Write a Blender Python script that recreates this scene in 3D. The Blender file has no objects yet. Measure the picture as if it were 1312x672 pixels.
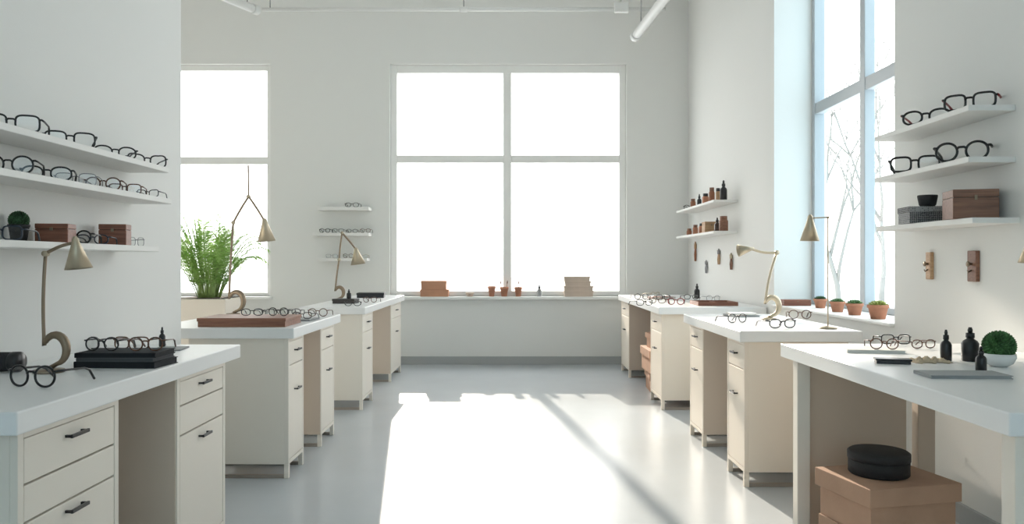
import bpy, bmesh, math, random
from mathutils import Vector, Matrix
random.seed(7)
C = bpy.context.scene.collection
PI = math.pi
EYE = 1.3; F = 1000.0; CX = 656.0; CY = 336.0
WT = 0.905; WB = .842   # worktop top and underside
# ---------------------------------------------------------------- materials
def mat(name, col, rough=.5, metal=0, bump=0, bscale=40, var=0, vscale=6, coat=0, spec=None):
    m = bpy.data.materials.new(name); m.use_nodes = True
    nt = m.node_tree; b = nt.nodes['Principled BSDF']
    b.inputs['Base Color'].default_value = (*col, 1)
    b.inputs['Roughness'].default_value = rough; b.inputs['Metallic'].default_value = metal
    if coat: b.inputs['Coat Weight'].default_value = coat
    if spec is not None: b.inputs['Specular IOR Level'].default_value = spec
    tc = nt.nodes.new('ShaderNodeTexCoord')
    if bump:
        n = nt.nodes.new('ShaderNodeTexNoise'); n.inputs['Scale'].default_value = bscale
        nt.links.new(tc.outputs['Object'], n.inputs['Vector'])
        bp = nt.nodes.new('ShaderNodeBump'); bp.inputs['Strength'].default_value = bump; bp.inputs['Distance'].default_value = .01
        nt.links.new(n.outputs['Fac'], bp.inputs['Height']); nt.links.new(bp.outputs['Normal'], b.inputs['Normal'])
    if var:
        n = nt.nodes.new('ShaderNodeTexNoise'); n.inputs['Scale'].default_value = vscale; n.inputs['Detail'].default_value = 5
        nt.links.new(tc.outputs['Object'], n.inputs['Vector'])
        r = nt.nodes.new('ShaderNodeValToRGB')
        r.color_ramp.elements[0].position = .3; r.color_ramp.elements[1].position = .7
        r.color_ramp.elements[0].color = (*[c*(1-var) for c in col], 1)
        r.color_ramp.elements[1].color = (*[min(1, c*(1+var)) for c in col], 1)
        nt.links.new(n.outputs['Fac'], r.inputs['Fac']); nt.links.new(r.outputs['Color'], b.inputs['Base Color'])
    return m
def wood(name, a, b_, scale=(2, 30, 30), rough=.45):
    m = mat(name, a, rough); nt = m.node_tree; b = nt.nodes['Principled BSDF']
    tc = nt.nodes.new('ShaderNodeTexCoord'); mp = nt.nodes.new('ShaderNodeMapping'); mp.inputs['Scale'].default_value = scale
    n = nt.nodes.new('ShaderNodeTexNoise'); n.inputs['Scale'].default_value = 3; n.inputs['Detail'].default_value = 8
    r = nt.nodes.new('ShaderNodeValToRGB'); r.color_ramp.elements[0].position = .3; r.color_ramp.elements[1].position = .7
    r.color_ramp.elements[0].color = (*a, 1); r.color_ramp.elements[1].color = (*b_, 1)
    nt.links.new(tc.outputs['Object'], mp.inputs['Vector']); nt.links.new(mp.outputs['Vector'], n.inputs['Vector'])
    nt.links.new(n.outputs['Fac'], r.inputs['Fac']); nt.links.new(r.outputs['Color'], b.inputs['Base Color'])
    return m
def glassy(name, tint, gloss=.06):
    m = bpy.data.materials.new(name); m.use_nodes = True; nt = m.node_tree; nt.nodes.clear()
    o = nt.nodes.new('ShaderNodeOutputMaterial'); t = nt.nodes.new('ShaderNodeBsdfTransparent'); g = nt.nodes.new('ShaderNodeBsdfGlossy')
    t.inputs['Color'].default_value = (*tint, 1); g.inputs['Roughness'].default_value = .03
    x = nt.nodes.new('ShaderNodeMixShader'); x.inputs[0].default_value = gloss
    nt.links.new(t.outputs[0], x.inputs[1]); nt.links.new(g.outputs[0], x.inputs[2]); nt.links.new(x.outputs[0], o.inputs['Surface'])
    return m
def leafy(name, a, b_, vscale=8):
    m = bpy.data.materials.new(name); m.use_nodes = True; nt = m.node_tree; nt.nodes.clear()
    o = nt.nodes.new('ShaderNodeOutputMaterial'); d = nt.nodes.new('ShaderNodeBsdfDiffuse'); t = nt.nodes.new('ShaderNodeBsdfTranslucent')
    tc = nt.nodes.new('ShaderNodeTexCoord'); n = nt.nodes.new('ShaderNodeTexNoise'); n.inputs['Scale'].default_value = vscale
    r = nt.nodes.new('ShaderNodeValToRGB'); r.color_ramp.elements[0].position = .35; r.color_ramp.elements[1].position = .65
    r.color_ramp.elements[0].color = (*a, 1); r.color_ramp.elements[1].color = (*b_, 1)
    x = nt.nodes.new('ShaderNodeMixShader'); x.inputs[0].default_value = .5
    nt.links.new(tc.outputs['Object'], n.inputs['Vector']); nt.links.new(n.outputs['Fac'], r.inputs['Fac'])
    nt.links.new(r.outputs['Color'], d.inputs['Color']); nt.links.new(r.outputs['Color'], t.inputs['Color'])
    nt.links.new(d.outputs[0], x.inputs[1]); nt.links.new(t.outputs[0], x.inputs[2]); nt.links.new(x.outputs[0], o.inputs['Surface'])
    return m
def checker(name, a, b_, scale):
    m = mat(name, a, .7); nt = m.node_tree; b = nt.nodes['Principled BSDF']
    tc = nt.nodes.new('ShaderNodeTexCoord'); v = nt.nodes.new('ShaderNodeTexVoronoi'); v.inputs['Scale'].default_value = scale; v.inputs['Randomness'].default_value = .15
    r = nt.nodes.new('ShaderNodeValToRGB'); r.color_ramp.interpolation = 'CONSTANT'; r.color_ramp.elements[1].position = .45
    r.color_ramp.elements[0].color = (*a, 1); r.color_ramp.elements[1].color = (*b_, 1)
    nt.links.new(tc.outputs['Object'], v.inputs['Vector']); nt.links.new(v.outputs['Distance'], r.inputs['Fac']); nt.links.new(r.outputs['Color'], b.inputs['Base Color'])
    return m
M = dict(
    wall=mat('wall_paint', (.83, .828, .80), .85, bump=.05, bscale=120),
    ceil=mat('ceiling_paint', (.86, .86, .845), .9),
    floor=mat('epoxy_floor', (.53, .56, .58), .25, var=.04, vscale=1.2, bump=.015, bscale=5, spec=.26),
    base=mat('grey_baseboard', (.42, .43, .43), .6),
    wframe=mat('window_frame_paint', (.90, .895, .87), .45),
    wframe2=mat('window_frame_grey', (.50, .535, .56), .4),
    pane=glassy('window_glass', (.99, .995, 1), .03),
    lens=glassy('lens_glass', (.94, .95, .95), .05),
    top=mat('white_worktop', (.85, .855, .85), .34, bump=.02, bscale=30),
    cab=mat('off_white_lacquer', (.82, .765, .68), .5, bump=.02, bscale=60),
    cab_sun=mat('sun_warmed_lacquer', (.84, .75, .64), .5, bump=.02, bscale=60),  # same lacquer for the right row, sun warmth put into its colour
    cabin=mat('shaded_inside', (.64, .52, .41), .6),  # brownish shadow under the worktable put into the colour
    side=mat('kneehole_shade_tan', (.66, .55, .45), .6),  # kneehole shadow painted as a tan tone
    foot=mat('greige_metal', (.34, .30, .26), .45, .2),
    shelf=mat('shelf_paint', (.85, .84, .81), .55),
    black=mat('black_plastic', (.012, .012, .014), .3),
    ink=mat('thick_black_acetate', (.012, .012, .014), .25),
    matte=mat('black_matte', (.018, .018, .02), .7, bump=.3, bscale=160),
    cover=mat('dark_book_cloth', (.022, .024, .028), .75, spec=.25),
    cover2=mat('charcoal_book_cloth', (.09, .095, .10), .75, spec=.25),
    blue=mat('dark_blue_plastic', (.02, .03, .05), .3),
    brass=mat('champagne_brass', (.50, .43, .32), .42, .85, bump=.03, bscale=200),
    bronze=mat('aged_bronze', (.27, .21, .15), .42, .8),
    bulb=mat('bulb_glass', (.9, .88, .8), .2),
    steel=mat('steel', (.30, .30, .31), .3, 1),
    tort=mat('tortoise_plastic', (.10, .04, .02), .28, var=.7, vscale=60),
    red=mat('red_plastic', (.26, .015, .015), .3),
    clear=mat('grey_glass', (.35, .36, .36), .15),
    redwood=wood('red_brown_wood', (.17, .06, .035), (.29, .115, .065)),
    casewood=wood('case_wood', (.21, .09, .055), (.34, .16, .10)),
    walnut=wood('walnut_wood', (.17, .08, .05), (.29, .14, .085)),
    oak=wood('light_oak', (.42, .25, .13), (.58, .37, .21)),
    card=mat('brown_card', (.50, .31, .21), .8, bump=.1, bscale=80, var=.08),
    card2=mat('orange_card', (.56, .29, .18), .8, var=.08),
    card3=mat('tan_brown_card', (.50, .29, .19), .8, var=.08),
    cream=mat('pinkish_tan_card', (.66, .54, .45), .8, var=.08),
    terra=mat('terracotta_clay', (.50, .23, .14), .85, bump=.1, bscale=60, var=.15, vscale=20),
    soil=mat('potting_soil', (.05, .035, .025), .95, bump=1, bscale=150),
    green=mat('succulent_green', (.10, .22, .08), .5, var=.4, vscale=30),
    green2=leafy('palm_green', (.26, .46, .12), (.50, .70, .26)),
    dgreen=mat('dark_moss_green', (.035, .09, .035), .7, var=.5, vscale=40),
    mgreen=mat('moss_green', (.06, .16, .05), .7, var=.5, vscale=40),
    yellow=mat('pale_yellow_green', (.35, .42, .12), .5, var=.4, vscale=30),
    stem=mat('plant_stem', (.30, .42, .14), .6),
    planter=mat('pale_planter', (.80, .73, .64), .7, bump=.05),
    white=mat('white_ceramic', (.82, .82, .8), .25),
    paper=mat('paper', (.80, .79, .75), .8),
    greyp=mat('grey_card', (.36, .37, .37), .7),
    amber=mat('dark_amber_glass', (.05, .02, .012), .12, coat=.5),
    leather=mat('brown_leather', (.30, .12, .06), .6, bump=.2, bscale=90),
    cloth=mat('beige_chamois', (.55, .45, .32), .95, bump=.3, bscale=60),
    pattern=checker('grey_black_pattern', (.05, .05, .055), (.34, .34, .34), 110),
    pipe=mat('white_pipe_paint', (.80, .80, .78), .4),
    bark=mat('pale_bark', (.30, .29, .27), .9), snow=mat('pale_ground', (.6, .6, .6), .9),
)
# ---------------------------------------------------------------- mesh builder
class MB:
    def __init__(s): s.bm = bmesh.new()
    def merge(s, t, mx=None):
        if mx is not None: bmesh.ops.transform(t, matrix=mx, verts=t.verts)
        mp = {}
        for v in t.verts: mp[v] = s.bm.verts.new(v.co)
        for f in t.faces:
            try:
                nf = s.bm.faces.new([mp[v] for v in f.verts]); nf.smooth = f.smooth
            except ValueError: pass
        t.free(); return s
    def box(s, x0, x1, y0, y1, z0, z1, bev=0, mx=None, seg=2):
        t = bmesh.new(); bmesh.ops.create_cube(t, size=1)
        for v in t.verts:
            v.co = Vector(((x0+x1)/2+v.co.x*(x1-x0), (y0+y1)/2+v.co.y*(y1-y0), (z0+z1)/2+v.co.z*(z1-z0)))
        if bev: bmesh.ops.bevel(t, geom=list(t.edges), offset=bev, segments=seg, affect='EDGES', profile=.5)
        return s.merge(t, mx)
    def tube(s, pts, r, n=8, closed=False, flat=1.0):
        pts = [Vector(p) for p in pts]; N = len(pts)
        R = r if isinstance(r, (list, tuple)) else [r]*N
        t = bmesh.new(); rings = []; up = None
        for i, p in enumerate(pts):
            if closed: d = pts[(i+1) % N]-pts[i-1]
            else: d = pts[min(i+1, N-1)]-pts[max(i-1, 0)]
            d.normalize()
            if up is None:
                up = Vector((0, 1, 0)) if abs(d.y) < .8 else Vector((0, 0, 1))
            up = (up-d*up.dot(d)).normalized(); sd = d.cross(up)
            rings.append([t.verts.new(p+(up*math.cos(2*PI*k/n)*flat+sd*math.sin(2*PI*k/n))*R[i]) for k in range(n)])
        m = N if closed else N-1
        for i in range(m):
            a, b = rings[i], rings[(i+1) % N]
            for k in range(n):
                f = t.faces.new((a[k], a[(k+1) % n], b[(k+1) % n], b[k])); f.smooth = True
        if not closed:
            t.faces.new(rings[0]); t.faces.new(list(reversed(rings[-1])))
        bmesh.ops.recalc_face_normals(t, faces=t.faces)
        return s.merge(t)
    def lathe(s, prof, n=24, mx=None, sq=None):
        t = bmesh.new(); rings = []
        for (r, z) in prof:
            rings.append([t.verts.new((max(r, .0002)*math.cos(2*PI*k/n), max(r, .0002)*math.sin(2*PI*k/n), z)) for k in range(n)])
        for a, b in zip(rings, rings[1:]):
            for k in range(n):
                f = t.faces.new((a[k], a[(k+1) % n], b[(k+1) % n], b[k])); f.smooth = True
        t.faces.new(rings[0]); t.faces.new(rings[-1])
        bmesh.ops.recalc_face_normals(t, faces=t.faces)
        return s.merge(t, mx)
    def spindle(s, p, d, L, w, n=5, flat=.5):
        p = Vector(p); d = Vector(d).normalized()
        return s.tube([p, p+d*L*.35, p+d*L*.75, p+d*L], [w*.35, w, w*.7, w*.08], n, flat=flat)
    def obj(s, name, m, parent=None, loc=(0, 0, 0), kind=None):
        me = bpy.data.meshes.new(name); bmesh.ops.recalc_face_normals(s.bm, faces=s.bm.faces)
        s.bm.to_mesh(me); s.bm.free(); me.materials.append(M[m] if isinstance(m, str) else m)
        o = bpy.data.objects.new(name, me); C.objects.link(o); o.location = loc
        if parent: o.parent = parent
        if kind: o['kind'] = kind
        return o
def tag(o, label, cat, group=None):
    o['label'] = label; o['category'] = cat
    if group: o['group'] = group
    return o
def thing(name, label, cat, loc, rotz=0, group=None):
    o = bpy.data.objects.new(name, None); C.objects.link(o); o.empty_display_size = .05
    o.location = loc; o.rotation_euler = (0, 0, rotz)
    return tag(o, label, cat, group)
def copy_tree(o, parent=None):
    c = o.copy(); C.objects.link(c)
    if parent: c.parent = parent
    for ch in list(o.children): copy_tree(ch, c)
    return c
def at(px, py, z=WT):
    p = (CY-py)/(z-EYE); return ((px-CX)/p, F/p)
def yx(px, x): return F*x/(px-CX)
# ---------------------------------------------------------------- the room
XR = 2.24; XL = -1.90; YB = 9.92; YR = -2.6; H = 4.9; XF = -5.8; TH = .38
WZ0, WZ1 = .863, 3.82
MB().box(XF-.2, XR+.7, YR-.2, YB+.25, -.1, 0).obj('floor', 'floor', kind='structure')
MB().box(XF-.2, XR+.7, YR-.2, YB+.25, H, H+.1).obj('ceiling', 'ceil', kind='structure')
b = MB(); W1 = (-1.555, 1.455); W2 = (-5.5, -3.07)
b.box(XF, W2[0], YB, YB+.25, 0, H); b.box(W2[1], W1[0], YB, YB+.25, 0, H); b.box(W1[1], XR+.45, YB, YB+.25, 0, H)
for w in (W1, W2):
    b.box(w[0], w[1], YB, YB+.25, 0, WZ0); b.box(w[0], w[1], YB, YB+.25, WZ1, H)
b.obj('wall_back', 'wall', kind='structure')
RW = (4.57, 6.67); RZ0 = .94
b = MB(); b.box(XR, XR+.45, RW[1], YB, 0, H); b.box(XR, XR+.45, YR, RW[0], 0, H)
b.box(XR, XR+.45, RW[0], RW[1], 0, RZ0-.02); b.box(XR, XR+.45, RW[0], RW[1], WZ1, H)
b.obj('wall_right', 'wall', kind='structure')
MB().box(XL-.2, XL, YR, 4.48, 0, H).obj('wall_left', 'wall', kind='structure')
MB().box(XF, XL-.2, 4.33, 4.48, 0, H).obj('wall_alcove', 'wall', kind='structure')
MB().box(XF-.2, XF, 4.33, YB+.25, 0, H).obj('wall_far_left', 'wall', kind='structure')
b = MB(); b.box(XL-.2, -1.3, YR-.2, YR, 0, H); b.box(1.6, XR+.45, YR-.2, YR, 0, H)
b.box(-1.3, 1.6, YR-.2, YR, 0, .8); b.box(-1.3, 1.6, YR-.2, YR, 3.8, H)  # opening in the rear wall added to let in fill light
b.obj('wall_rear', 'wall', kind='structure')
MB().box(XF, XR, YB-.018, YB, 0, .10, .003).obj('baseboard_back', 'base', kind='structure')
MB().box(XR-.018, XR, YR, YB-.02, 0, .10, .003).obj('baseboard_right', 'base', kind='structure')
MB().box(XL, XL+.018, YR, 4.48, 0, .10, .003).obj('baseboard_left', 'base', kind='structure')
MB().box(W1[0]-.03, W1[1]+.03, YB-.10, YB+.06, WZ0-.035, WZ0, .006).obj('trim_1', 'wframe', kind='structure')
MB().box(W2[0]-.03, W2[1]+.03, YB-.10, YB+.06, WZ0-.035, WZ0, .006).obj('trim_2', 'wframe', kind='structure')
MB().box(XR-.03, XR+TH, RW[0]+.002, RW[1]-.002, RZ0-.02, RZ0, .005).obj('trim_3', 'wframe', kind='structure')
def window_y(name, x0, x1, z0, z1, y, mulls, zt, fm='wframe', outer=.085, gl='pane', mw=.052):
    b = MB(); o = outer; d0, d1 = y, y+.09
    b.box(x0, x0+o, d0, d1, z0, z1, .006); b.box(x1-o, x1, d0, d1, z0, z1, .006)
    b.box(x0+o, x1-o, d0, d1, z0, z0+o*.8, .006); b.box(x0+o, x1-o, d0, d1, z1-o*1.2, z1, .006)
    for m in mulls: b.box(m-mw, m+mw, d0+.005, d1-.005, z0+o*.8, z1-o*1.2, .006)
    xs = [x0+o]+[v for m in mulls for v in (m-mw, m+mw)]+[x1-o]
    for k in range(0, len(xs), 2):
        b.box(xs[k], xs[k+1], d0+.01, d1-.01, zt-.048, zt+.048, .006)
    w = b.obj(name, fm, kind='structure')
    for k in range(0, len(xs), 2):
        for (za, zb) in ((z0+o*.8, zt-.048), (zt+.048, z1-o*1.2)):
            MB().box(xs[k], xs[k+1], y+.05, y+.056, za, zb).obj('pane', gl, w)
    return w
window_y('window_1', W1[0], W1[1], WZ0, WZ1, YB+.06, [-.06], 2.62)
window_y('window_2', W2[0], W2[1], WZ0, WZ1, YB+.06, [-4.45], 2.60, outer=.06)
w3 = window_y('window_3', -1.05, 1.05, RZ0, WZ1, 0, [-.10], 2.60, fm='wframe2', outer=.06, mw=.04)
w3.rotation_euler = (0, 0, -PI/2); w3.location = (XR+TH-.06, (RW[0]+RW[1])/2, 0)
window_y('added_fill_window', -1.3, 1.6, .8, 3.8, YR-.15, [.15], 2.6)  # unseen window added behind the camera for fill light
MB().box(-60, 60, YB+.3, 90, -.6, -.5).obj('ground', 'snow', kind='structure')
# bare trees outside
def tree(x, y, h, label, seed):
    rnd = random.Random(seed)
    t = thing('bare_tree', label, 'tree', (x, y, -.5), 0, 'bare trees outside the windows')
    tr = MB(); br = MB()
    def grow(p, d, L, r, lev):
        pts = [p]; q = p; dd = d
        for k in range(4):
            dd = (dd+Vector((rnd.uniform(-.16, .16), rnd.uniform(-.16, .16), rnd.uniform(-.05, .12)))).normalized(); q = q+dd*L/4; pts.append(q)
        (tr if lev == 0 else br).tube(pts, [r*(1-.12*k) for k in range(5)], 5 if lev else 8)
        if lev >= 5: return
        for i in range(3 if lev < 4 else 2):
            a = rnd.uniform(0, 2*PI); s = rnd.uniform(.35, .8)
            n = (dd+Vector((math.cos(a)*s, math.sin(a)*s, rnd.uniform(0, .25)))).normalized()
            grow(pts[-1] if i == 0 else pts[rnd.choice((2, 3, 4))], n, L*rnd.uniform(.62, .82), r*.55, lev+1)
    grow(Vector((0, 0, 0)), Vector((0, 0, 1)), h*.3, h*.010, 0)
    tr.obj('trunk', 'bark', t); br.obj('branches', 'bark', t)
tree(7.4, 17.5, 8.5, 'bare tree seen through far pane of the tall right window', 3)
tree(11.6, 24.5, 10.5, 'bare tree seen through near pane of the tall right window', 5)
# ---------------------------------------------------------------- cabinets and worktops
def handle(parent, x, y, z, L=.095):
    b = MB(); b.box(x+.016, x+.025, y-L/2, y+L/2, z-.0055, z+.0055, .002)
    for s in (-1, 1): b.box(x-.001, x+.017, y+s*(L/2-.005)-.004, y+s*(L/2-.005)+.004, z-.004, z+.004)
    return b.obj('handle', 'black', parent)
def pedestal(xf, side, y0, y1, d, label, kind, group, far=False):
    w = y1-y0; cm = 'cab' if side > 0 else 'cab_sun'
    t = thing('drawer_cabinet', label, 'cabinet', (xf-side*d/2, (y0+y1)/2, 0), 0 if side > 0 else PI, group)
    h = d/2; st = .026; g = .003
    b = MB(); b.box(-h, h-.022, -w/2, w/2, .085, WB, .002)
    b.box(h-.022, h, -w/2, -w/2+st, .085, WB, .002); b.box(h-.022, h, w/2-st, w/2, .085, WB, .002)
    b.box(h-.022, h, -w/2+st, w/2-st, .82, WB); b.box(h-.022, h, -w/2+st, w/2-st, .085, .107)
    b.obj('body', cm, t)
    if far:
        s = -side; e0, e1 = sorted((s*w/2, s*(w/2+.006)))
        MB().box(-h+.004, h-.006, e0, e1, .09, WB-.002, .001).obj('shade_panel', 'side', t)  # thin sheet added on the kneehole side, shade painted into its colour
    fy = w/2-st-g
    def front(nm, z0, z1, hz):
        o = MB().box(h-.020, h-.001, -fy, fy, z0+g, z1-g, .0025).obj(nm, cm, t)
        if hz: handle(o, h-.001, 0, hz)
    if kind == 'A':
        front('drawer', .72, .82, .785); front('drawer', .60, .72, None); front('door', .107, .60, .56)
    elif kind == 'D':
        front('drawer', .69, .82, .78); front('drawer', .585, .69, None); front('drawer', .35, .585, .555); front('drawer', .107, .35, .30)
    else:
        front('drawer', .675, .82, .760); front('door', .107, .675, .52)
    for sx in (-1, 1):
        for sy in (-1, 1):
            cx, cy = sx*(h-.014), sy*(w/2-.014)
            MB().box(cx-.014, cx+.014, cy-.014, cy+.014, 0, .085, .002).obj('foot', cm, t)
    b = MB()
    for sy in (-1, 1): b.box(-h+.028, h-.028, sy*(w/2-.014)-.008, sy*(w/2-.014)+.008, .0, .022, .002)
    b.box(-h+.006, -h+.022, -w/2+.028, w/2-.028, .0, .022, .002)
    b.obj('base_rail', 'foot', t)
    return t
def worktop(x0, x1, y0, y1, label):
    o = MB().box(x0, x1, y0, y1, WB, WT, .005, seg=3).obj('worktop', 'top', loc=(0, 0, 0))
    return tag(o, label, 'worktop', 'white worktops of the workbenches')
CG = 'cream drawer cabinets under the worktops'
worktop(XL+.002, -1.30, 2.05, 3.74, 'white worktop nearest on the left, carrying bronze desk lamp and black notebooks')
worktop(-2.20, -1.30, 4.65, 5.92, 'white worktop second on the left, carrying the red wooden case and tall lamp')
worktop(-1.86, -1.28, 6.8, 9.3, 'long white worktop at the left beside the back window')
worktop(1.30, 2.0, 4.45, 5.92, 'white worktop second on the right, with brass lamps and glasses on it')
worktop(1.28, XR-.02, 6.8, 9.4, 'long white worktop at the right beside the back window')
pedestal(-1.33, 1, 2.10, 2.64, .5, 'large off white drawer cabinet in left foreground with black bar handles', 'D', CG)
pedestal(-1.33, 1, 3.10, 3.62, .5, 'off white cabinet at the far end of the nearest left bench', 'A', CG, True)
pedestal(-1.34, 1, 4.68, 5.02, .6, 'off white cabinet at the near end of the left bench with red wooden case', 'B', CG)
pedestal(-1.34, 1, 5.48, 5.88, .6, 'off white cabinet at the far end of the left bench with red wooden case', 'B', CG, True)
pedestal(-1.31, 1, 6.84, 7.34, .45, 'off white cabinet at the near end of the farthest left bench', 'B', CG)
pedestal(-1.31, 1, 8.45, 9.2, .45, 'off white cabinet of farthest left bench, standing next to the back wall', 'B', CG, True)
pedestal(1.34, -1, 4.50, 4.86, .6, 'sun-tinted off white cabinet at the near end of the middle right bench', 'B', CG)
pedestal(1.34, -1, 5.48, 5.88, .6, 'sun-tinted off white cabinet at the far end of the middle right bench', 'B', CG, True)
pedestal(1.31, -1, 6.84, 7.38, .7, 'sun-tinted off white cabinet at the near end of the farthest right bench', 'B', CG)
pedestal(1.31, -1, 8.75, 9.35, .7, 'sun-tinted off white cabinet of farthest right bench, standing next to the back wall', 'B', CG, True)
t = thing('worktable', 'white topped open worktable in right foreground with boxes underneath', 'table', (1.75, 2.9, 0))
MB().box(1.30-1.75, XR-.004-1.75, 2.04-2.9, 3.78-2.9, WB, WT, .005, seg=3).obj('tabletop', 'top', t)
for (x, y) in ((1.335, 2.10), (1.335, 3.68)):
    MB().box(x-1.75, x+.06-1.75, y-.03-2.9, y+.03-2.9, 0, WB, .003).obj('leg', 'cab', t)
MB().box(1.395-1.75, 1.86-1.75, 3.68-2.9, 3.70-2.9, 0.02, WB, .002).obj('end_panel', 'cabin', t)
MB().box(1.90-1.75, 1.98-1.75, 3.65-2.9, 3.71-2.9, 0, WB, .003).obj('leg', 'cabin', t)
MB().box(2.12-1.75, 2.18-1.75, 2.07-2.9, 2.13-2.9, 0, WB, .003).obj('leg', 'cab', t)
# ---------------------------------------------------------------- shelves
def shelf(x0, x1, y0, y1, zt, label, group, th=.026):
    tag(MB().box(x0, x1, y0, y1, zt-th, zt, .003).obj('wall_shelf', 'shelf'), label, 'shelf', group)
LS = [1.768, 1.615, 1.375]
SG = 'white wall shelves on the near left wall'
shelf(XL, -1.70, 1.5, 3.87, LS[0], 'long white shelf on near left wall, topmost of three', SG)
shelf(XL, -1.70, 1.5, 3.90, LS[1], 'long white shelf on near left wall, middle of three', SG)
shelf(XL, -1.70, 1.5, 3.76, LS[2], 'white shelf on near left wall, lowest, holding wooden boxes', SG)
RS = [2.0, 1.77, 1.497]
SG = 'white wall shelves on the near right wall'
shelf(2.03, XR, 3.47, 4.37, RS[0], 'white shelf beside right window, topmost, with red and black glasses', SG)
shelf(2.03, XR, 3.47, 4.37, RS[1], 'white shelf beside right window, middle, with large black glasses', SG)
shelf(2.03, XR, 3.44, 4.35, RS[2], 'white shelf beside right window, lowest, holding wooden and patterned boxes', SG)
BS = [1.985, 1.665, 1.35]
SG = 'small white shelves on the back wall'
for z, x0, x1, l in ((BS[0], -2.42, -1.78, 'small white shelf left of back window, topmost, with one pair of glasses'),
                     (BS[1], -2.48, -1.78, 'small white shelf left of back window, middle, with a row of glasses'),
                     (BS[2], -2.42, -1.80, 'small white shelf left of back window, lowest of three')):
    shelf(x0, x1, YB-.22, YB, z, l, SG, .04)
FS = [1.92, 1.61]
SG = 'white shelves on the far right wall'
shelf(2.0, XR, 7.75, 9.5, FS[0], 'upper white shelf on far right wall holding little bottles', SG)
shelf(2.0, XR, 7.75, 9.5, FS[1], 'lower white shelf on far right wall holding brown jars', SG)
# ---------------------------------------------------------------- eyeglasses
SH = dict(round=(.026, .0245, 2.1), square=(.029, .0225, 3.6), cat=(.029, .022, 2.7), oval=(.028, .0205, 2.3))
protos = {}
def glasses(shape, col, x, y, z, rot, label, group, sc=1.25):
    key = (shape, col)
    if key in protos:
        t = copy_tree(protos[key]); tag(t, label, 'glasses', group)
    else:
        t = thing('eyeglasses', label, 'glasses', (0, 0, 0), 0, group); protos[key] = t
        a, hh, e = SH[shape]; r = .0018 if col in ('steel', 'brass') else (.0036 if col in ('ink', 'red', 'wine') else .0029)
        cx = a+.0105; z0 = hh+r
        def loop(s, k=1.0, n=28):
            P = []
            for i in range(n):
                u = 2*PI*i/n; c, sn = math.cos(u), math.sin(u)
                px = a*k*math.copysign(abs(c)**(2/e), c); pz = hh*k*math.copysign(abs(sn)**(2/e), sn)
                if shape == 'cat': pz += .006*max(0, (px*s)/a)*(1 if pz > 0 else .1)
                P.append((s*cx+px, 0.004*abs(s*cx+px)/.06, z0+pz))
            return P
        fm = 'ink' if col == 'wine' else col
        b = MB()
        for s in (-1, 1): b.tube(loop(s), r, 6, closed=True)
        b.tube([(-.013, 0, z0+hh*.28), (-.006, -.001, z0+hh*.48), (.006, -.001, z0+hh*.48), (.013, 0, z0+hh*.28)], r, 6)
        for s in (-1, 1): b.tube([(s*(cx+a*.9), .003, z0+hh*.5), (s*(cx+a+.005), .006, z0+hh*.55)], r*1.1, 6)
        b.obj('frame_front', fm, t)
        for s in (-1, 1):
            l = MB(); P = [l.bm.verts.new(Vector(p)) for p in loop(s, .97)]; l.bm.faces.new(P); l.obj('lens', 'lens', t)
        tm = {'red': 'ink', 'wine': 'red'}.get(col, col)
        for s in (-1, 1):
            X = cx+a+.005; Z = z0+hh*.55
            MB().tube([(s*X, .004, Z), (s*(X+.001), .03, Z*.99), (s*X, .095, Z*.9), (s*(X-.003), .115, Z*.72), (s*(X-.008), .138, r*1.2)],
                      [r, r, r*.9, r*1.1, r*1.1], 6).obj('temple', tm, t)
    t.location = (x, y, z); t.rotation_euler = (0, 0, rot); t.scale = (sc, sc, sc)
    return t
R = math.radians
G = 'eyeglasses on the top left wall shelf'
for px, sh, c, r, l in ((14, 'square', 'black', 20, 'black square eyeglasses nearest the camera on the top left shelf'),
                        (90, 'square', 'black', 32, 'black square eyeglasses second from the left on the top left shelf'),
                        (148, 'oval', 'black', 38, 'black oval eyeglasses third from the left on the top left shelf'),
                        (189, 'cat', 'black', 42, 'black upswept eyeglasses at far end of the top left shelf')):
    glasses(sh, c, -1.80, yx(px, -1.80), LS[0], R(r), l, G, 1.3)
G = 'eyeglasses on the middle left wall shelf'
for px, sh, c, r, sc_, l in ((10, 'round', 'black', 18, 1.25, 'black round eyeglasses nearest the camera on the middle left shelf'),
                        (60, 'oval', 'black', 24, 1.25, 'black oval eyeglasses second from the left on the middle left shelf'),
                        (97, 'square', 'steel', 18, 1.1, 'thin wire eyeglasses on the middle left shelf'),
                        (132, 'round', 'tort', 16, 1.1, 'brown tortoise round eyeglasses on the middle left shelf'),
                        (160, 'square', 'tort', 14, 1.0, 'brown tortoise square eyeglasses on the middle left shelf')):
    glasses(sh, c, -1.80, yx(px, -1.80), LS[1], R(r), l, G, sc_)
glasses('cat', 'black', -1.77, 3.79, LS[1], R(0), 'small black eyeglasses at far end of the middle left shelf', G, .75)
G = 'eyeglasses on the lowest left wall shelf'
glasses('square', 'blue', -1.775, 2.70, LS[2], R(8), 'dark blue square eyeglasses on the lowest left shelf', G, 1.05)
glasses('round', 'ink', -1.79, 3.19, LS[2], R(10), 'thick black round eyeglasses between the wooden boxes', G, 1.0)
glasses('oval', 'blue', -1.80, 3.345, LS[2], R(10), 'dark oval eyeglasses between wooden boxes, right pair', G, .95)
glasses('square', 'steel', -1.76, 3.66, LS[2], R(80), 'small wire eyeglasses at far end of the lowest left shelf', G, .85)
G = 'eyeglasses on the near right wall shelves'
glasses('oval', 'wine', 2.10, yx(1186, 2.10), RS[0], R(-40), 'black oval eyeglasses with red temples on topmost right shelf, far pair', G, 1.6)
glasses('square', 'wine', 2.10, yx(1242, 2.10), RS[0], R(-40), 'black square eyeglasses with red temples on topmost right shelf, near pair', G, 1.5)
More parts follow.
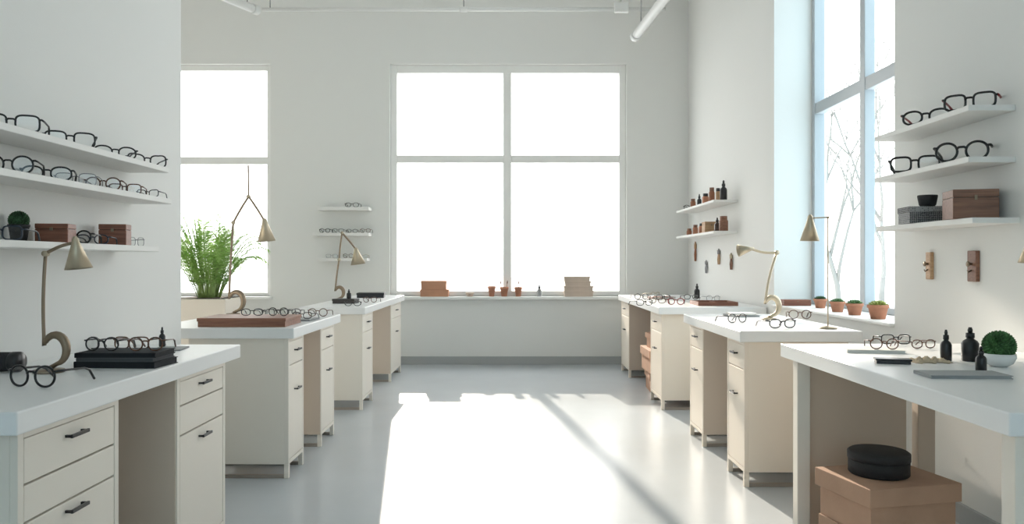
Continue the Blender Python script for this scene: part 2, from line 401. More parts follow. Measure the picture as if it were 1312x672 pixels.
glasses('square', 'ink', 2.10, yx(1172, 2.10), RS[1], R(-30), 'black square eyeglasses on middle right shelf, far pair', G, 1.65)
glasses('round', 'ink', 2.10, yx(1232, 2.10), RS[1], R(-36), 'large black round eyeglasses on middle right shelf, near pair', G, 1.7)
G = 'eyeglasses on the small back wall shelves'
def backg(px, z, sh, c, r, l, sc=1.2):
    y = YB-.18; glasses(sh, c, (px-CX)*y/F, y, z, R(r), l, G, sc)
backg(451, BS[0], 'oval', 'black', 0, 'single pair of black eyeglasses on topmost small back shelf', 1.25)
for px, sh, c, l in ((416, 'round', 'ink', 'thick round eyeglasses leftmost on middle back shelf'), (433, 'square', 'black', 'black square eyeglasses second on middle back shelf'),
                     (451, 'oval', 'black', 'black oval eyeglasses third on middle back shelf'), (468, 'round', 'tort', 'brown eyeglasses rightmost on middle back shelf')):
    backg(px, BS[1], sh, c, random.uniform(-5, 5), l, 1.0)
backg(425, BS[2], 'square', 'steel', 10, 'wire eyeglasses at left of lowest back shelf', 1.0)
backg(446, BS[2], 'round', 'tort', -6, 'brown round eyeglasses in middle of lowest back shelf', 1.0)
backg(465, BS[2], 'oval', 'brass', 5, 'gold wire eyeglasses at right of lowest back shelf', 1.0)
G = 'eyeglasses lying on the worktops'
def dg(px, py, sh, c, r, l, sc=1.25, z=WT):
    x, y = at(px, py, z); glasses(sh, c, x, y, z, R(r), l, G, sc)
dg(40, 497, 'round', 'black', -12, 'black round eyeglasses in the left foreground beside black case', 1.3)
dg(168, 448, 'square', 'tort', -4, 'brown square eyeglasses behind black notebooks, right one', 1.15)
dg(104, 448, 'square', 'black', -6, 'black square eyeglasses behind black notebooks, left one', 1.15)
dg(407, 406, 'round', 'tort', -4, 'brown round eyeglasses right behind the red wooden case', 1.1)
dg(372, 404.5, 'oval', 'black', 3, 'black oval eyeglasses behind the red wooden case', 1.1)
dg(338, 406, 'square', 'black', -2, 'black square eyeglasses behind the red wooden case beside the lamp', 1.1)
dg(1148, 441.5, 'square', 'black', -6, 'black square eyeglasses at far edge of right foreground table behind sketch book', .95)
dg(1184, 447, 'oval', 'tort', 12, 'brown oval eyeglasses at far edge of right foreground table', .9)
dg(1003, 421, 'oval', 'black', 12, 'black oval eyeglasses in front of curved brass lamp')
dg(1025, 409, 'round', 'tort', -12, 'brown eyeglasses right of curved brass lamp', 1.15)
dg(945, 414, 'round', 'black', 20, 'black round eyeglasses in front of notebooks on middle right worktop', 1.1)
for px, py, sh, c, r, l in ((822, 384, 'round', 'black', 10, 'black round eyeglasses at left edge of far right worktop'),
        (842, 389, 'oval', 'tort', -15, 'brown oval eyeglasses on far right worktop'), (850, 385, 'square', 'black', 20, 'black square eyeglasses on far right worktop'),
        (866, 391, 'round', 'red', -15, 'red round eyeglasses on far right worktop'), (826, 392, 'cat', 'black', 20, 'black upswept eyeglasses on far right worktop'),
        (886, 384, 'oval', 'black', 5, 'black oval eyeglasses on far right worktop near the wall'), (914, 386.5, 'round', 'steel', 15, 'wire eyeglasses behind the wooden tray on far right worktop'),
        (840, 381, 'round', 'brass', 40, 'gold wire eyeglasses farthest on far right worktop')):
    dg(px, py, sh, c, r, l, 1.15)
for px, py, sh, c, r, l in ((452, 392.5, 'oval', 'black', 10, 'black oval eyeglasses on far left worktop in front of black case'),
        (474, 388, 'round', 'tort', -8, 'brown eyeglasses on far left worktop right of the smaller case')):
    dg(px, py, sh, c, r, l, 1.05)
# ---------------------------------------------------------------- boxes, books, trays
def lidbox(name, x, y, z, w, d, h, rot, m, label, group=None, cat='box', lid=.3, lm=None, lip=.004):
    t = thing(name, label, cat, (x, y, z), rot, group)
    MB().box(-w/2+lip, w/2-lip, -d/2+lip, d/2-lip, 0, h*(1-lid)+.002, .002).obj('body', m, t)
    MB().box(-w/2, w/2, -d/2, d/2, h*(1-lid), h, .003).obj('lid', lm or m, t)
    return t
def plainbox(x, y, z, w, d, h, rot, m, label, group=None):
    t = thing('wooden_box', label, 'box', (x, y, z), rot, group)
    MB().box(-w/2, w/2, -d/2, d/2, 0, h*.72, .003).obj('body', m, t)
    MB().box(-w/2, w/2, -d/2, d/2, h*.735, h, .003).obj('lid', m, t)
    MB().box(-w/2+.004, w/2-.004, -d/2+.004, d/2-.004, h*.7, h*.75).obj('hinge_gap', 'black', t)
    MB().box(-.006, .006, -d/2-.002, -d/2+.001, h*.64, h*.80, .001).obj('clasp', 'bronze', t)
    return t
def book(x, y, z, w, d, h, rot, m, label, group=None, name='notebook', cat='notebook'):
    t = thing(name, label, cat, (x, y, z), rot, group); e = .0025
    b = MB(); b.box(-w/2, w/2, -d/2, d/2, 0, e, .001); b.box(-w/2, w/2, -d/2, d/2, h-e, h, .001); b.box(-w/2, -w/2+e, -d/2, d/2, e, h-e)
    b.obj('cover', m, t)
    MB().box(-w/2+e, w/2-.004, -d/2+.004, d/2-.004, e, h-e).obj('pages', m if m in ('cover', 'cover2', 'greyp') else 'paper', t)
    return t
G = 'wooden boxes on the near left shelf'
plainbox(-1.80, 3.08, LS[2], .12, .09, .075, R(10), 'redwood', 'reddish wooden box left on the lowest left shelf', G)
plainbox(-1.80, 3.54, LS[2], .115, .09, .095, R(12), 'redwood', 'taller reddish wooden box right on the lowest left shelf', G)
plainbox(2.13, 3.63, RS[2], .19, .17, .135, R(-14), 'walnut', 'brown wooden box on the lowest right shelf')
lidbox('patterned_box', 2.12, 4.02, RS[2], .20, .17, .085, R(-8), 'pattern', 'dark grey patterned box on the lowest right shelf', lid=.35)
t = thing('cup', 'small black ribbed cup on top of the patterned box', 'cup', (2.14, 4.02, RS[2]+.085))
MB().lathe([(.028, 0), (.040, .012), (.048, .055), (.047, .062), (.043, .06), (.036, .02), (0, .015)], 24).obj('cup_body', 'matte', t)
def ball_plant(x, y, z, r, potm, pm, label, potr, poth, bowl=False, name='potted_cactus', dens=140, lw=.16, ll=.4):
    t = thing(name, label, 'plant', (x, y, z))
    if bowl: pr = [(potr*.45, 0), (potr*.8, poth*.25), (potr, poth*.7), (potr*.98, poth), (potr*.9, poth), (potr*.85, poth*.8), (0, poth*.75)]
    else: pr = [(potr*.72, 0), (potr*.95, poth*.85), (potr*1.04, poth*.86), (potr*1.04, poth), (potr*.9, poth), (potr*.86, poth*.86), (0, poth*.84)]
    MB().lathe(pr, 28).obj('pot', potm, t)
    MB().lathe([(0, poth*.80), (potr*.86, poth*.82), (potr*.86, poth*.9), (0, poth*.92)], 20).obj('soil', 'soil', t)
    b = MB(); cz = poth+r*.45
    b.lathe([(r*.3, cz-r*.75), (r*.75, cz-r*.4), (r*.8, cz), (r*.6, cz+r*.5), (r*.2, cz+r*.75), (0, cz+r*.78)], 14)
    for i in range(dens):
        u = (i+.5)/dens; ph = i*2.39996; zz = 1-1.55*u; s = math.sqrt(max(0, 1-zz*zz))
        d = Vector((s*math.cos(ph), s*math.sin(ph), zz))
        b.spindle(Vector((0, 0, cz))+d*r*.62, d, r*ll, r*lw, 4)
    b.obj('foliage', pm, t); return t
ball_plant(-1.845, 2.92, LS[2], .036, 'matte', 'dgreen', 'small dark plant in black pot behind dark blue glasses on lowest left shelf', .036, .065, dens=120)
def rosette(x, y, z, sc, pm, label, G, n=34, tall=1.0):
    t = thing('potted_succulent', label, 'plant', (x, y, z), 0, G); t.scale = (sc, sc, sc)
    MB().lathe([(.034, 0), (.046, .055), (.052, .056), (.052, .072), (.045, .072), (.043, .062), (0, .06)], 26).obj('pot', 'terra', t)
    MB().lathe([(0, .055), (.043, .06), (.0, .067)], 16).obj('soil', 'soil', t)
    b = MB()
    for i in range(n):
        u = i/n; ph = i*2.39996; el = R(8+70*u)
        d = Vector((math.cos(ph)*math.cos(el), math.sin(ph)*math.cos(el), math.sin(el)*tall))
        b.spindle((d.x*.008, d.y*.008, .064+.006*u), d, .046*(1-.45*u), .009, 5, .45)
    b.obj('leaves', pm, t); return t
G = 'terracotta succulents on the right window sill'
for px, pz, sc, pm, tl, l in ((1051, 395, 1.0, 'dgreen', .8, 'potted succulent farthest on right sill, next to the brown box'), (1073, 400, 1.05, 'green', .7, 'dark green succulent second from the brown box on right sill'),
        (1095, 404, 1.1, 'green', 1.2, 'green succulent in taller terracotta pot, third on right sill'), (1125, 409, 1.25, 'yellow', .8, 'yellow green succulent in terracotta pot nearest on right sill')):
    x, y = at(px, pz, RZ0); rosette(max(x, 2.30), y, RZ0, sc, pm, l, G, tall=tl)
plainbox(2.34, 6.45, RZ0, .22, .12, .05, 0, 'redwood', 'flat red brown wooden box on the right window sill')
x, y = at(1280, 470); ball_plant(x, y, WT, .062, 'white', 'mgreen', 'mossy green succulent in white bowl on right foreground table', .058, .05, True, 'potted_succulent', 220, .12, .34)
G = 'storage boxes under the right table'
lidbox('storage_box', 1.58, 3.30, 0, .41, .34, .20, R(13), 'card', 'brown cardboard box on the floor under right foreground table, lower one', G, lid=.3, lip=.012)
lidbox('storage_box', 1.58, 3.30, .20, .43, .36, .20, R(13), 'card', 'brown cardboard box with black round tin on top, upper one', G, lid=.38, lip=.016)
t = thing('round_tin', 'round black textured tin on the cardboard box under right table', 'tin', (1.56, 3.32, .40))
MB().lathe([(.115, 0), (.121, .006), (.121, .058), (.117, .062)], 48).obj('body', 'matte', t)
MB().lathe([(.117, .062), (.124, .064), (.124, .092), (.115, .099), (0, .101)], 48).obj('lid', 'matte', t)
z = 0
for i, (w, d, h, l) in enumerate(((.40, .44, .20, 'lowest brown box stacked under far right bench'), (.46, .56, .23, 'large brown box in middle of stack under far right bench'), (.38, .40, .15, 'topmost small brown box stacked under far right bench'))):
    lidbox('storage_box', 1.57, 7.92-.04*i, z, w, d, h, R(3*(i-1)), 'card3', l, 'storage boxes under the far right bench', lid=.35, lip=.014); z += h
SY = YB-.03
def sx(px): return (px-CX)*SY/F
G = 'boxes on the back window sill'
lidbox('storage_box', sx(557), SY, WZ0, .36, .13, .09, 0, 'card2', 'orange box at left of back window sill, lower of two', G, lid=.3)
lidbox('storage_box', sx(556), SY, WZ0+.09, .32, .12, .11, 0, 'card2', 'orange box at left of back window sill, upper of two', G, lid=.35)
z = WZ0
for w, h, dx, l in ((.37, .075, 0, 'pinkish tan box at right of back sill, bottom of stack of four'), (.37, .06, 0, 'pinkish tan box at right of back sill, second from bottom of stack'),
                 (.33, .06, -.01, 'pinkish tan box at right of back sill, third from bottom of stack'), (.33, .06, -.02, 'pinkish tan box at right of back sill, top of stack')):
    lidbox('storage_box', sx(741)+dx, SY, z, w, .13, h, 0, 'cream', l, G, lid=.35, lip=.006); z += h
def claypot(px, h, r, label, kind=None, m='terra'):
    t = thing('clay_pot', label, 'pot', (sx(px), SY, WZ0), 0, 'small vessels on the back sill')
    MB().lathe([(r*.7, 0), (r*.95, h*.75), (r*1.1, h*.76), (r*1.1, h), (r*.95, h), (r*.85, h*.8), (r*.6, h*.1), (0, h*.08)], 24).obj('pot', m, t)
    return t
claypot(630, .13, .045, 'small terracotta pot on back sill left of the mullion')
claypot(646, .12, .05, 'terracotta pot holding two brushes on back sill')
claypot(664, .12, .045, 'terracotta pot holding one tall brush right of window mullion')
claypot(602, .05, .05, 'shallow pale dish on back window sill', m='cream')
G = 'brushes standing in pots on the back sill'
for px, dx, a, l in ((643, 0, -.1, 'thin wooden brush leaning left in pot on back sill'), (648, 0, .12, 'thin wooden brush leaning right in pot on back sill'), (664, 0, .04, 'single wooden brush in pot right of window mullion')):
    t = thing('paint_brush', l, 'brush', (sx(px), SY, WZ0+.02), 0, G); v = Vector((a, 0, 1)).normalized()
    MB().tube([(0, 0, 0), v*.14], .004, 6).obj('brush_handle', 'oak', t); MB().tube([v*.14, v*.16, v*.185], [.005, .008, .002], 8).obj('bristles', 'walnut', t)
def bottle(x, y, z, r, h, m, label, group=None, dropper=True, capm='black'):
    t = thing('dropper_bottle' if dropper else 'jar', label, 'bottle' if dropper else 'jar', (x, y, z), 0, group)
    if dropper:
        MB().lathe([(r*.9, 0), (r, .004), (r, h*.52), (r*.8, h*.6), (r*.42, h*.66), (r*.42, h*.70)], 24).obj('bottle_body', m, t)
        MB().lathe([(r*.5, h*.69), (r*.52, h*.70), (r*.5, h*.83), (r*.3, h*.84)], 20).obj('cap', capm, t)
        MB().lathe([(r*.26, h*.83), (r*.3, h*.92), (r*.18, h), (0, h*1.0)], 16).obj('dropper_bulb', capm, t)
    else:
        MB().lathe([(r*.9, 0), (r, .004), (r, h*.68), (r*.75, h*.78)], 24).obj('jar_body', m, t)
        MB().lathe([(r*.8, h*.76), (r*.82, h*.78), (r*.8, h), (0, h)], 20).obj('lid', capm, t)
    return t
G = 'black dropper bottles on the right foreground table'
for px, py, r, h, l in ((1212, 463, .021, .125, 'slim black dropper bottle, leftmost of the three on right table'), (1243, 463, .032, .135, 'widest black dropper bottle, in the middle of three on right table'), (1257, 477, .018, .092, 'smallest black dropper bottle, nearest on right table')):
    x, y = at(px, py); bottle(x, y, WT, r, h, 'black', l, G)
x, y = at(204, 447); bottle(x, y+.03, WT+.006, .014, .09, 'black', 'small black dropper bottle on nearest left worktop')
x, y = at(893, 382.5); bottle(x, y, WT, .03, .16, 'black', 'small black bottle on the far right worktop')
bottle(sx(691), SY, WZ0, .03, .15, 'clear', 'small grey bottle on back window sill beside tan boxes')
G = 'jars and bottles on the far right wall shelves'
for px, sh, r, h, m, dr, cp, l in (
        (888, 0, .03, .12, 'leather', False, 'walnut', 'small brown jar on upper far right shelf'), (896, 0, .025, .15, 'black', True, 'black', 'black bottle on upper far right shelf, left'),
        (904, 0, .035, .13, 'terra', False, 'black', 'terracotta coloured jar in middle of upper far right shelf'), (912, 0, .03, .17, 'leather', False, 'walnut', 'tall brown jar on upper far right shelf'),
        (920, 0, .025, .14, 'oak', False, 'black', 'narrow light wooden jar on upper far right shelf'), (927, 0, .035, .20, 'black', True, 'black', 'tall black bottle nearest on upper far right shelf'),
        (883, 1, .03, .09, 'leather', False, 'walnut', 'brown jar leftmost on lower far right shelf'), (891, 1, .03, .12, 'terra', False, 'walnut', 'clay jar with wooden lid second on lower far right shelf'),
        (900, 1, .04, .12, 'terra', False, 'black', 'terracotta jar in middle of lower far right shelf'), (919, 1, .03, .15, 'amber', True, 'black', 'dark bottle right of the wooden box on lower far right shelf'),
        (927, 1, .045, .15, 'walnut', False, 'walnut', 'wide brown jar nearest on lower far right shelf')):
    bottle(2.12, yx(px, 2.12), FS[sh], r, h, m, l, G, dr, cp)
glasses('oval', 'black', 2.10, 9.2, FS[0], R(-35), 'black eyeglasses at far end of upper far right shelf', 'eyeglasses on far right shelves', 1.2)
plainbox(2.12, yx(909.5, 2.12), FS[1], .14, .14, .12, 0, 'oak', 'small light wooden box on lower far right shelf')
G = 'tools hanging under the far right shelves'
for px, py, h, m, m2, l in ((891, 321, .24, 'leather', 'oak', 'brown leather and wood tool hanging farthest under far right shelf'), (905, 341, .15, 'steel', 'steel', 'small steel pliers hanging lowest under far right shelf'),
                     (921, 328, .17, 'oak', 'steel', 'wooden handled pliers hanging third under far right shelf'), (937, 334, .17, 'walnut', 'brass', 'brown and brass tool hanging nearest under far right shelf')):
    y = yx(px, 2.225); z = EYE+(CY-py)/F*y
    t = thing('hanging_tool', l, 'tool', (XR, y, z), 0, G)
    b = MB()
    for s in (-1, 1): b.tube([(-.016, s*.007, .02), (-.016, s*.024, -h*.2), (-.016, s*.018, -h*.55)], [.008, .011, .008], 8, flat=1)
    b.obj('grip', m, t)
    MB().tube([(-.016, 0, .015), (-.016, 0, h*.25), (-.016, 0, h*.45)], [.015, .018, .005], 8).obj('jaw', m2, t)
    MB().tube([(0, 0, h*.3), (-.026, 0, h*.3), (-.036, 0, h*.33)], .004, 6).obj('hook', 'brass', t)
G = 'wooden hook boards on the near right wall'
for px, w, h, m, l in ((1190, .05, .145, 'oak', 'narrow wooden hook plate under right shelves, left one'), (1246, .075, .15, 'walnut', 'wider brown wooden hook plate under right shelves, right one')):
    y = yx(px, 2.225); z = EYE-.02
    t = thing('wall_hook', l, 'hook', (XR, y, z), 0, G)
    MB().box(-.02, 0, -w/2, w/2, -h/2, h/2, .004).obj('board', m, t)
    MB().lathe([(.006, 0), (.006, .012), (.013, .016), (.013, .02), (0, .022)], 16, Matrix.Translation((-.02, 0, .01)) @ Matrix.Rotation(-PI/2, 4, 'Y')).obj('peg', 'bronze', t)
    MB().tube([(-.02, 0, -.02), (-.035, 0, -.03), (-.04, 0, -.02)], .0035, 6).obj('hook', 'bronze', t)
# ---------------------------------------------------------------- worktop items
G = 'black notebooks stacked on the nearest left worktop'
x, y = at(132, 474); y += .12; x += .03
for i, (w, h, c, l) in enumerate(((.31, .024, 'cover', 'black notebook on nearest left worktop, bottom of the stack'), (.29, .014, 'cover2', 'charcoal notebook in middle of the stack on nearest left worktop'), (.30, .018, 'cover', 'black notebook on nearest left worktop, top of the stack'))):
    book(x-.004*i, y+.005*i, WT+sum((.024, .014, .018)[:i]), w, .18, h, R(-3+2*i), c, l, G)
glasses('round', 'black', x-.088, y-.02, WT+.056, R(-2), 'black round eyeglasses on top of the black notebooks, left pair', 'eyeglasses lying on the worktops', 1.0)
glasses('round', 'tort', x+.078, y-.02, WT+.056, R(2), 'brown round eyeglasses on top of the black notebooks, right pair', 'eyeglasses lying on the worktops', 1.0)
x, y = at(214, 449); book(x, y+.03, WT, .13, .15, .006, R(8), 'greyp', 'thin grey card pad behind notebooks on nearest left worktop', name='card_pad', cat='pad')
t = thing('glasses_case', 'black cylindrical glasses case at left edge of nearest left worktop', 'case', (at(0, 478)[0], at(0, 478)[1]+.02, WT+.0365), 0)
MX = Matrix.Rotation(PI/2, 4, 'Y')
MB().lathe([(.02, -.10), (.034, -.09), (.035, -.08), (.035, .03)], 32, MX).obj('body', 'matte', t)
MB().lathe([(.0355, .03), (.0365, .032), (.0365, .058), (.03, .066), (0, .068)], 32, MX).obj('cap', 'black', t)
def tray(x, y, z, w, d, h, rot, m, label, felt='black', comp=3, group=None):
    t = thing('wooden_tray', label, 'tray', (x, y, z), rot, group); e = .012
    b = MB(); b.box(-w/2, w/2, -d/2, -d/2+e, 0, h, .002); b.box(-w/2, w/2, d/2-e, d/2, 0, h, .002); b.box(-w/2, -w/2+e, -d/2+e, d/2-e, 0, h, .002); b.box(w/2-e, w/2, -d/2+e, d/2-e, 0, h, .002)
    b.box(-w/2+e, w/2-e, -d/2+e, d/2-e, 0, .01)
    b.obj('tray_frame', m, t)
    b = MB()
    for k in range(1, comp): xx = -w/2+w*k/comp; b.box(xx-.004, xx+.004, -d/2+e, d/2-e, .01, h*.85)
    b.obj('divider', m, t); MB().box(-w/2+e, w/2-e, -d/2+e, d/2-e, .01, .013).obj('lining', felt, t)
    return t
x0, y0 = -1.64, 4.905
t = lidbox('wooden_case', x0, y0, WT, .54, .36, .055, 0, 'casewood', 'large flat red brown wooden case on second left worktop', cat='case', lid=.38, lip=.005)
G = 'eyeglasses lying on the worktops'
glasses('oval', 'black', x0+.0, y0+.02, WT+.055, R(6), 'black oval eyeglasses in the middle on the red wooden case', G, 1.0)
glasses('round', 'black', x0+.17, y0-.0, WT+.055, R(-8), 'black round eyeglasses at right end on the red wooden case', G, 1.0)
book(-1.40, 5.30, WT, .13, .22, .012, R(-4), 'greyp', 'grey pad right of the red case on second left worktop', name='card_pad', cat='pad')
glasses('cat', 'black', -1.41, 5.24, WT+.012, R(-10), 'black upswept eyeglasses lying on the grey pad', G, .95)
x, y = at(476, 382); lidbox('glasses_case', x-.02, y+.1, WT, .30, .26, .055, R(5), 'black', 'flat black case on far left worktop near window', cat='case', lid=.4)
x, y = at(443, 389); lidbox('glasses_case', x, y, WT, .22, .15, .045, R(-8), 'black', 'smaller black case on far left worktop beside lamp', cat='case', lid=.4)
bottle(x+.03, y, WT+.045, .022, .09, 'black', 'tiny black bottle standing on the smaller black case')
x, y = at(914, 391); tray(min(x, 2.0), y, WT, .36, .34, .035, 0, 'redwood', 'red brown wooden tray on far right worktop near its front end', 'redwood', 2)
x, y = at(852, 384); book(x, y+.2, WT, .25, .24, .02, R(4), 'redwood', 'flat red brown folder on far right worktop', name='folder', cat='folder')
G = 'notebooks on the middle right worktop'
x, y = at(952, 406); book(x, y+.04, WT, .20, .20, .014, R(6), 'greyp', 'grey notebook on middle right worktop, bottom one', G); book(x, y+.04, WT+.014, .18, .18, .012, R(-3), 'paper', 'cream notebook on middle right worktop, top one', G)
x, y = at(1112, 450); book(x+.01, y-.01, WT, .24, .17, .014, R(-10), 'paper', 'pale sketch book at far end of right foreground table')
glasses('round', 'tort', x+.04, y-.07, WT+.014, R(-12), 'brown round eyeglasses lying on the pale sketch book', 'eyeglasses lying on the worktops', .9)
x, y = at(1238, 482); book(x-.02, y-.01, WT, .27, .13, .012, R(-3), 'greyp', 'grey notepad in front of the dropper bottles on right table')
x, y = at(1150, 466); lidbox('glasses_case', x-.02, y, WT, .13, .06, .02, R(-15), 'black', 'small flat black case left of the crumpled cloth on right table', cat='case', lid=.4)
x, y = at(1190, 464); b = MB(); n = 22
V = [[b.bm.verts.new(((i/n-.5)*.15, (j/n-.5)*.10*(1+.25*math.sin(i*.8)), .006+.022*abs(math.sin(i*.9+j*.35)*math.cos(j*.55+i*.2))*math.sin(PI*i/n)**.5*math.sin(PI*j/n)**.5)) for j in range(n+1)] for i in range(n+1)]
for i in range(n):
    for j in range(n):
        f = b.bm.faces.new((V[i][j], V[i+1][j], V[i+1][j+1], V[i][j+1])); f.smooth = True
o = b.obj('polishing_cloth', 'cloth', loc=(x, y, WT-.003)); md = o.modifiers.new('s', 'SOLIDIFY'); md.thickness = .003
tag(o, 'crumpled beige polishing cloth left of the dropper bottles', 'cloth')
# ---------------------------------------------------------------- lamps
def lamp(x, y, z, pts, shade_dir, label, hs=.12, rs=.05, m='brass', m2='bronze', ring=True, r=.006, extra=None, rr=.045, bow=.012):
    t = thing('desk_lamp', label, 'lamp', (x, y, z), 0, 'metal desk lamps with cone shades')
    MB().lathe([(.050, 0), (.053, .004), (.050, .011), (.018, .014), (.010, .018), (0, .019)], 32).obj('base', m2, t)
    P = [Vector((a, 0, c)) for a, c in pts]
    names = ['lower_arm', 'upper_arm', 'shade_arm']
    for i in range(len(P)-1):
        A, B_ = P[i], P[i+1]; rad = r
        if i == 0 and ring:
            seg = [Vector((0, 0, .014))]; rad = [r*1.4]; cz = .030+rr
            for k in range(17):
                a = R(-80+k*245/16)
                seg.append(Vector((.022+rr*.78*math.cos(a), 0, cz+rr*math.sin(a)))); rad.append(r+rr*.18*math.sin(PI*(k+1)/18))
            S = seg[-1]
            for k in range(1, 9):
                s = k/8; q = S.lerp(B_, s); q.x += -bow*math.sin(PI*s); seg.append(q); rad.append(r)
        else:
            n = 8; nn = Vector((-(B_-A).z, 0, (B_-A).x)).normalized()
            seg = [A.lerp(B_, k/n)+nn*bow*math.sin(PI*k/n)*(1 if i else 0) for k in range(n+1)]
        MB().tube(seg, rad, 10).obj(names[i], m2 if not (i == 0 and ring and m2 == 'brass') else m, t)
    for p in P[1:-1]:
        MB().lathe([(0, -.011), (r*1.7, -.010), (r*1.7, .010), (0, .011)], 14, Matrix.Translation(p) @ Matrix.Rotation(PI/2, 4, 'X')).obj('joint', m, t)
    if extra: MB().tube([(extra[0], 0, extra[1]), (extra[2], 0, extra[3])], .006, 8).obj('top_rod', m2, t)
    d = Vector(shade_dir).normalized(); q = d.to_track_quat('Z', 'Y').to_matrix().to_4x4()
    mx = Matrix.Translation(P[-1]-d*.01) @ q
    MB().lathe([(rs*.12, -.012), (rs*.26, 0), (rs*.30, hs*.12), (rs, hs), (rs*.97, hs), (rs*.27, hs*.14), (0, hs*.12)], 32, mx).obj('lamp_shade', m, t)
    MB().lathe([(.008, hs*.12), (.012, hs*.4), (.02, hs*.62), (.014, hs*.8), (0, hs*.84)], 16, mx).obj('bulb', 'bulb', t)
    return t
lamp(-1.655, 2.79, WT, [(0, .01), (-.012, .425), (.095, .465)], (.12, 0, -1), 'bronze desk lamp on the nearest left worktop beside black case', .105, .046, rr=.052, bow=.006)
x, y = at(297, 404)
lamp(x, y+.03, WT, [(0, .01), (0, .69), (.115, .885), (.235, .70)], (.1, 0, -1), 'tall articulated brass desk lamp on second left worktop by palm', .16, .066, extra=(.115, .885, .112, 1.12), r=.008, rr=.07, bow=.003)
x, y = at(432, 386)
lamp(x, y, WT, [(0, .01), (.02, .42), (.05, .69), (.19, .52)], (.15, 0, -1), 'small brass desk lamp on the far left worktop', .16, .075, r=.009, rr=.055, bow=.004)
x, y = at(985, 410)
lamp(x, y, WT, [(0, .01), (.055, .46), (-.12, .485)], (-1, 0, -.15), 'curved brass desk lamp with sideways shade on middle right worktop', .10, .042, m2='brass', r=.009, rr=.062, bow=.012)
lamp(1.87, 4.62, WT, [(0, .01), (0, .66), (-.105, .655)], (-.02, 0, -1), 'thin upright brass lamp at near edge of middle right worktop', .145, .055, ring=False, r=.004, m2='brass', bow=0)
lamp(2.13, 3.02, WT, [(0, .01), (.02, .40), (-.11, .50)], (-.05, 0, -1), 'brass desk lamp at the right edge of right foreground table', .12, .05)
# ---------------------------------------------------------------- palm
py_ = 7.6; px_ = (268-CX)*py_/F
t = thing('potted_palm', 'leafy green palm in tall pale planter by left window', 'plant', (px_, py_, 0))
b = MB(); b.box(-.25, .25, -.25, .25, 0, .95, .012); b.obj('planter', 'planter', t)
MB().box(-.225, .225, -.225, .225, .945, .955, .004).obj('soil', 'soil', t)
st = MB(); fo = MB(); NF = 78
for i in range(NF):
    ph = i*2.39996; lean = .12+1.0*((i*7) % NF)/NF; L = random.uniform(.66, .92)
    dx, dy = math.cos(ph), math.sin(ph); P = []
    for k in range(13):
        s = k/12; out = .04+.06*lean+lean*L*(s**1.2)*.54; up = L*(s*(1.10-.06*lean)-.52*lean*s**2.8)
        P.append(Vector((dx*out, dy*out, .945+up)))
    st.tube(P, [.0045*(1-.75*k/12) for k in range(13)], 5)
    for k in range(2, 13):
        for h in (0, .33, .66):
            if k == 12 and h: continue
            p = P[k]*(1-h)+P[min(k+1, 12)]*h; tg = (P[min(k+1, 12)]-P[k-1]).normalized(); sd = tg.cross(Vector((0, 0, 1))).normalized()
            for s in (-1, 1):
                ll = random.uniform(.11, .17)*(1.05-.5*abs(k-6)/6); d = (sd*s*.85+tg*.7+Vector((0, 0, random.uniform(-.25, .15)))).normalized()
                w = .0052; n_ = d.cross(Vector((random.uniform(-.8, .8), random.uniform(-.8, .8), 1))).normalized()*w
                a = fo.bm.verts.new(p); m1 = fo.bm.verts.new(p+d*ll*.45+n_); m2 = fo.bm.verts.new(p+d*ll*.45-n_); e = fo.bm.verts.new(p+d*ll+Vector((0, 0, -.03)))
                fo.bm.faces.new((a, m1, e, m2))
st.obj('stem', 'stem', t); fo.obj('foliage', 'green2', t)
# ---------------------------------------------------------------- ceiling pipes
def pipe(P, r, label, name='ceiling_pipe', cat='pipe', cap=True, hang=(), coup=()):
    t = thing(name, label, cat, (0, 0, 0)); c = Vector(P[0]); t.location = c
    P = [Vector(p)-c for p in P]
    MB().tube(P, r, 16).obj('tube', 'pipe', t)
    d = (P[1]-P[0]).normalized()
    if cap: MB().tube([P[0]-d*.02, P[0]+d*.07], r*1.15, 16).obj('end_cap', 'pipe', t)
    for s in hang:
        p = P[0]+(P[-1]-P[0])*s; MB().tube([p, (p.x, p.y, H-c.z)], .006, 6).obj('hanger', 'steel', t)
    for s in coup:
        p = P[0]+(P[-1]-P[0])*s; MB().tube([p-d*.04, p+d*.04], r*1.4, 16).obj('coupling', 'pipe', t)
pipe([(1.36, 8.6, 3.79), (1.72, 4.6, 3.92)], .05, 'white round tube hanging below ceiling above the back window right', cap=True, hang=(.06, .9))
pipe([(-2.82, 8.6, 4.08), (-3.6, 6.2, 3.95)], .046, 'white round tube hanging below ceiling at left', cap=True, hang=(.06, .9))
pipe([(-2.85, 8.9, 4.18), (1.75, 8.9, 4.185)], .022, 'thin white conduit running across the room below ceiling', 'ceiling_conduit', 'conduit', False, (.02, .5, .98), (.5,))
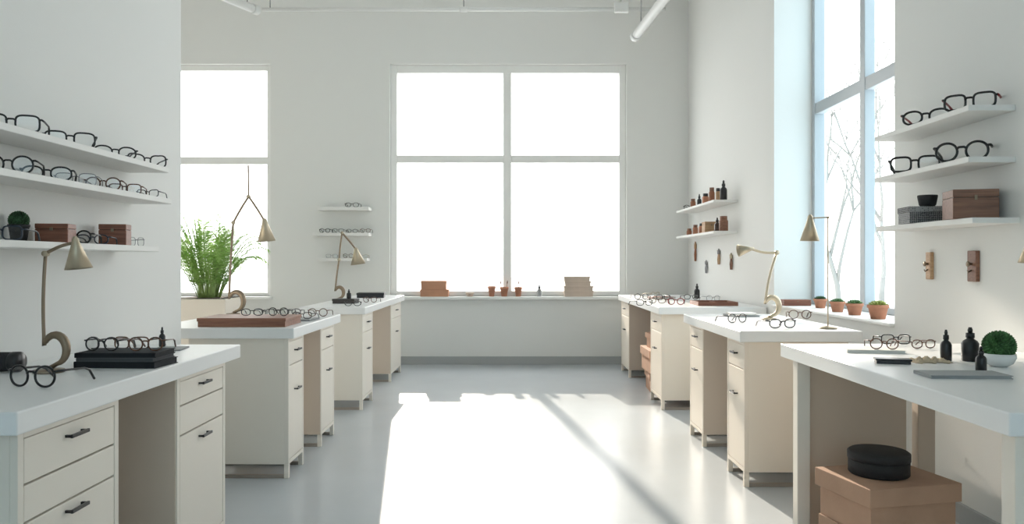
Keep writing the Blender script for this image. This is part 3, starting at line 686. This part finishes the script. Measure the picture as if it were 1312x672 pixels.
t = thing('junction_box', 'white junction box hanging on the thin ceiling conduit', 'junction box', (1.24, 8.84, 4.13))
MB().box(-.08, .08, -.03, .035, 0, .11, .006).obj('body', 'pipe', t); MB().box(-.07, .07, -.036, -.03, .01, .10, .002).obj('cover', 'pipe', t)
MB().tube([(0, 0, .11), (0, 0, H-4.13)], .015, 8).obj('stem', 'pipe', t)
# ---------------------------------------------------------------- light
sun = bpy.data.lights.new('sun', 'SUN'); so = bpy.data.objects.new('sun', sun); C.objects.link(so)
el = R(21.8); dv = Vector((.1383*math.cos(el), -.99*math.cos(el), -math.sin(el)))
so.rotation_euler = dv.to_track_quat('-Z', 'Y').to_euler(); sun.energy = 7.5; sun.angle = R(1.0); sun.color = (1, .89, .75)
w = bpy.data.worlds.new('world'); bpy.context.scene.world = w; w.use_nodes = True
nt = w.node_tree; bg = nt.nodes['Background']; bg.inputs[1].default_value = 4.35
tc = nt.nodes.new('ShaderNodeTexCoord'); sp = nt.nodes.new('ShaderNodeSeparateXYZ'); mr = nt.nodes.new('ShaderNodeMapRange')
mr.inputs['From Min'].default_value = -1; mr.inputs['From Max'].default_value = 1
rp = nt.nodes.new('ShaderNodeValToRGB'); rp.color_ramp.elements[0].color = (.34, .48, .54, 1); rp.color_ramp.elements[1].color = (1, .985, .95, 1)
rp.color_ramp.elements[0].position = .1; rp.color_ramp.elements[1].position = .90
e = rp.color_ramp.elements.new(.60); e.color = (.86, .92, .95, 1)
nt.links.new(tc.outputs['Generated'], sp.inputs[0]); nt.links.new(sp.outputs['Y'], mr.inputs['Value']); nt.links.new(mr.outputs[0], rp.inputs['Fac']); nt.links.new(rp.outputs['Color'], bg.inputs[0])
sc = bpy.context.scene
try:
    sc.view_settings.view_transform = 'Standard'; sc.view_settings.exposure = 0
except Exception as e: print(e)
cam = bpy.data.cameras.new('camera'); co = bpy.data.objects.new('camera', cam); C.objects.link(co)
co.location = (0, 0, EYE); co.rotation_euler = (PI/2, 0, 0); cam.sensor_width = 36; cam.lens = 36*F/1312; cam.clip_start = .05; cam.clip_end = 300
sc.camera = co
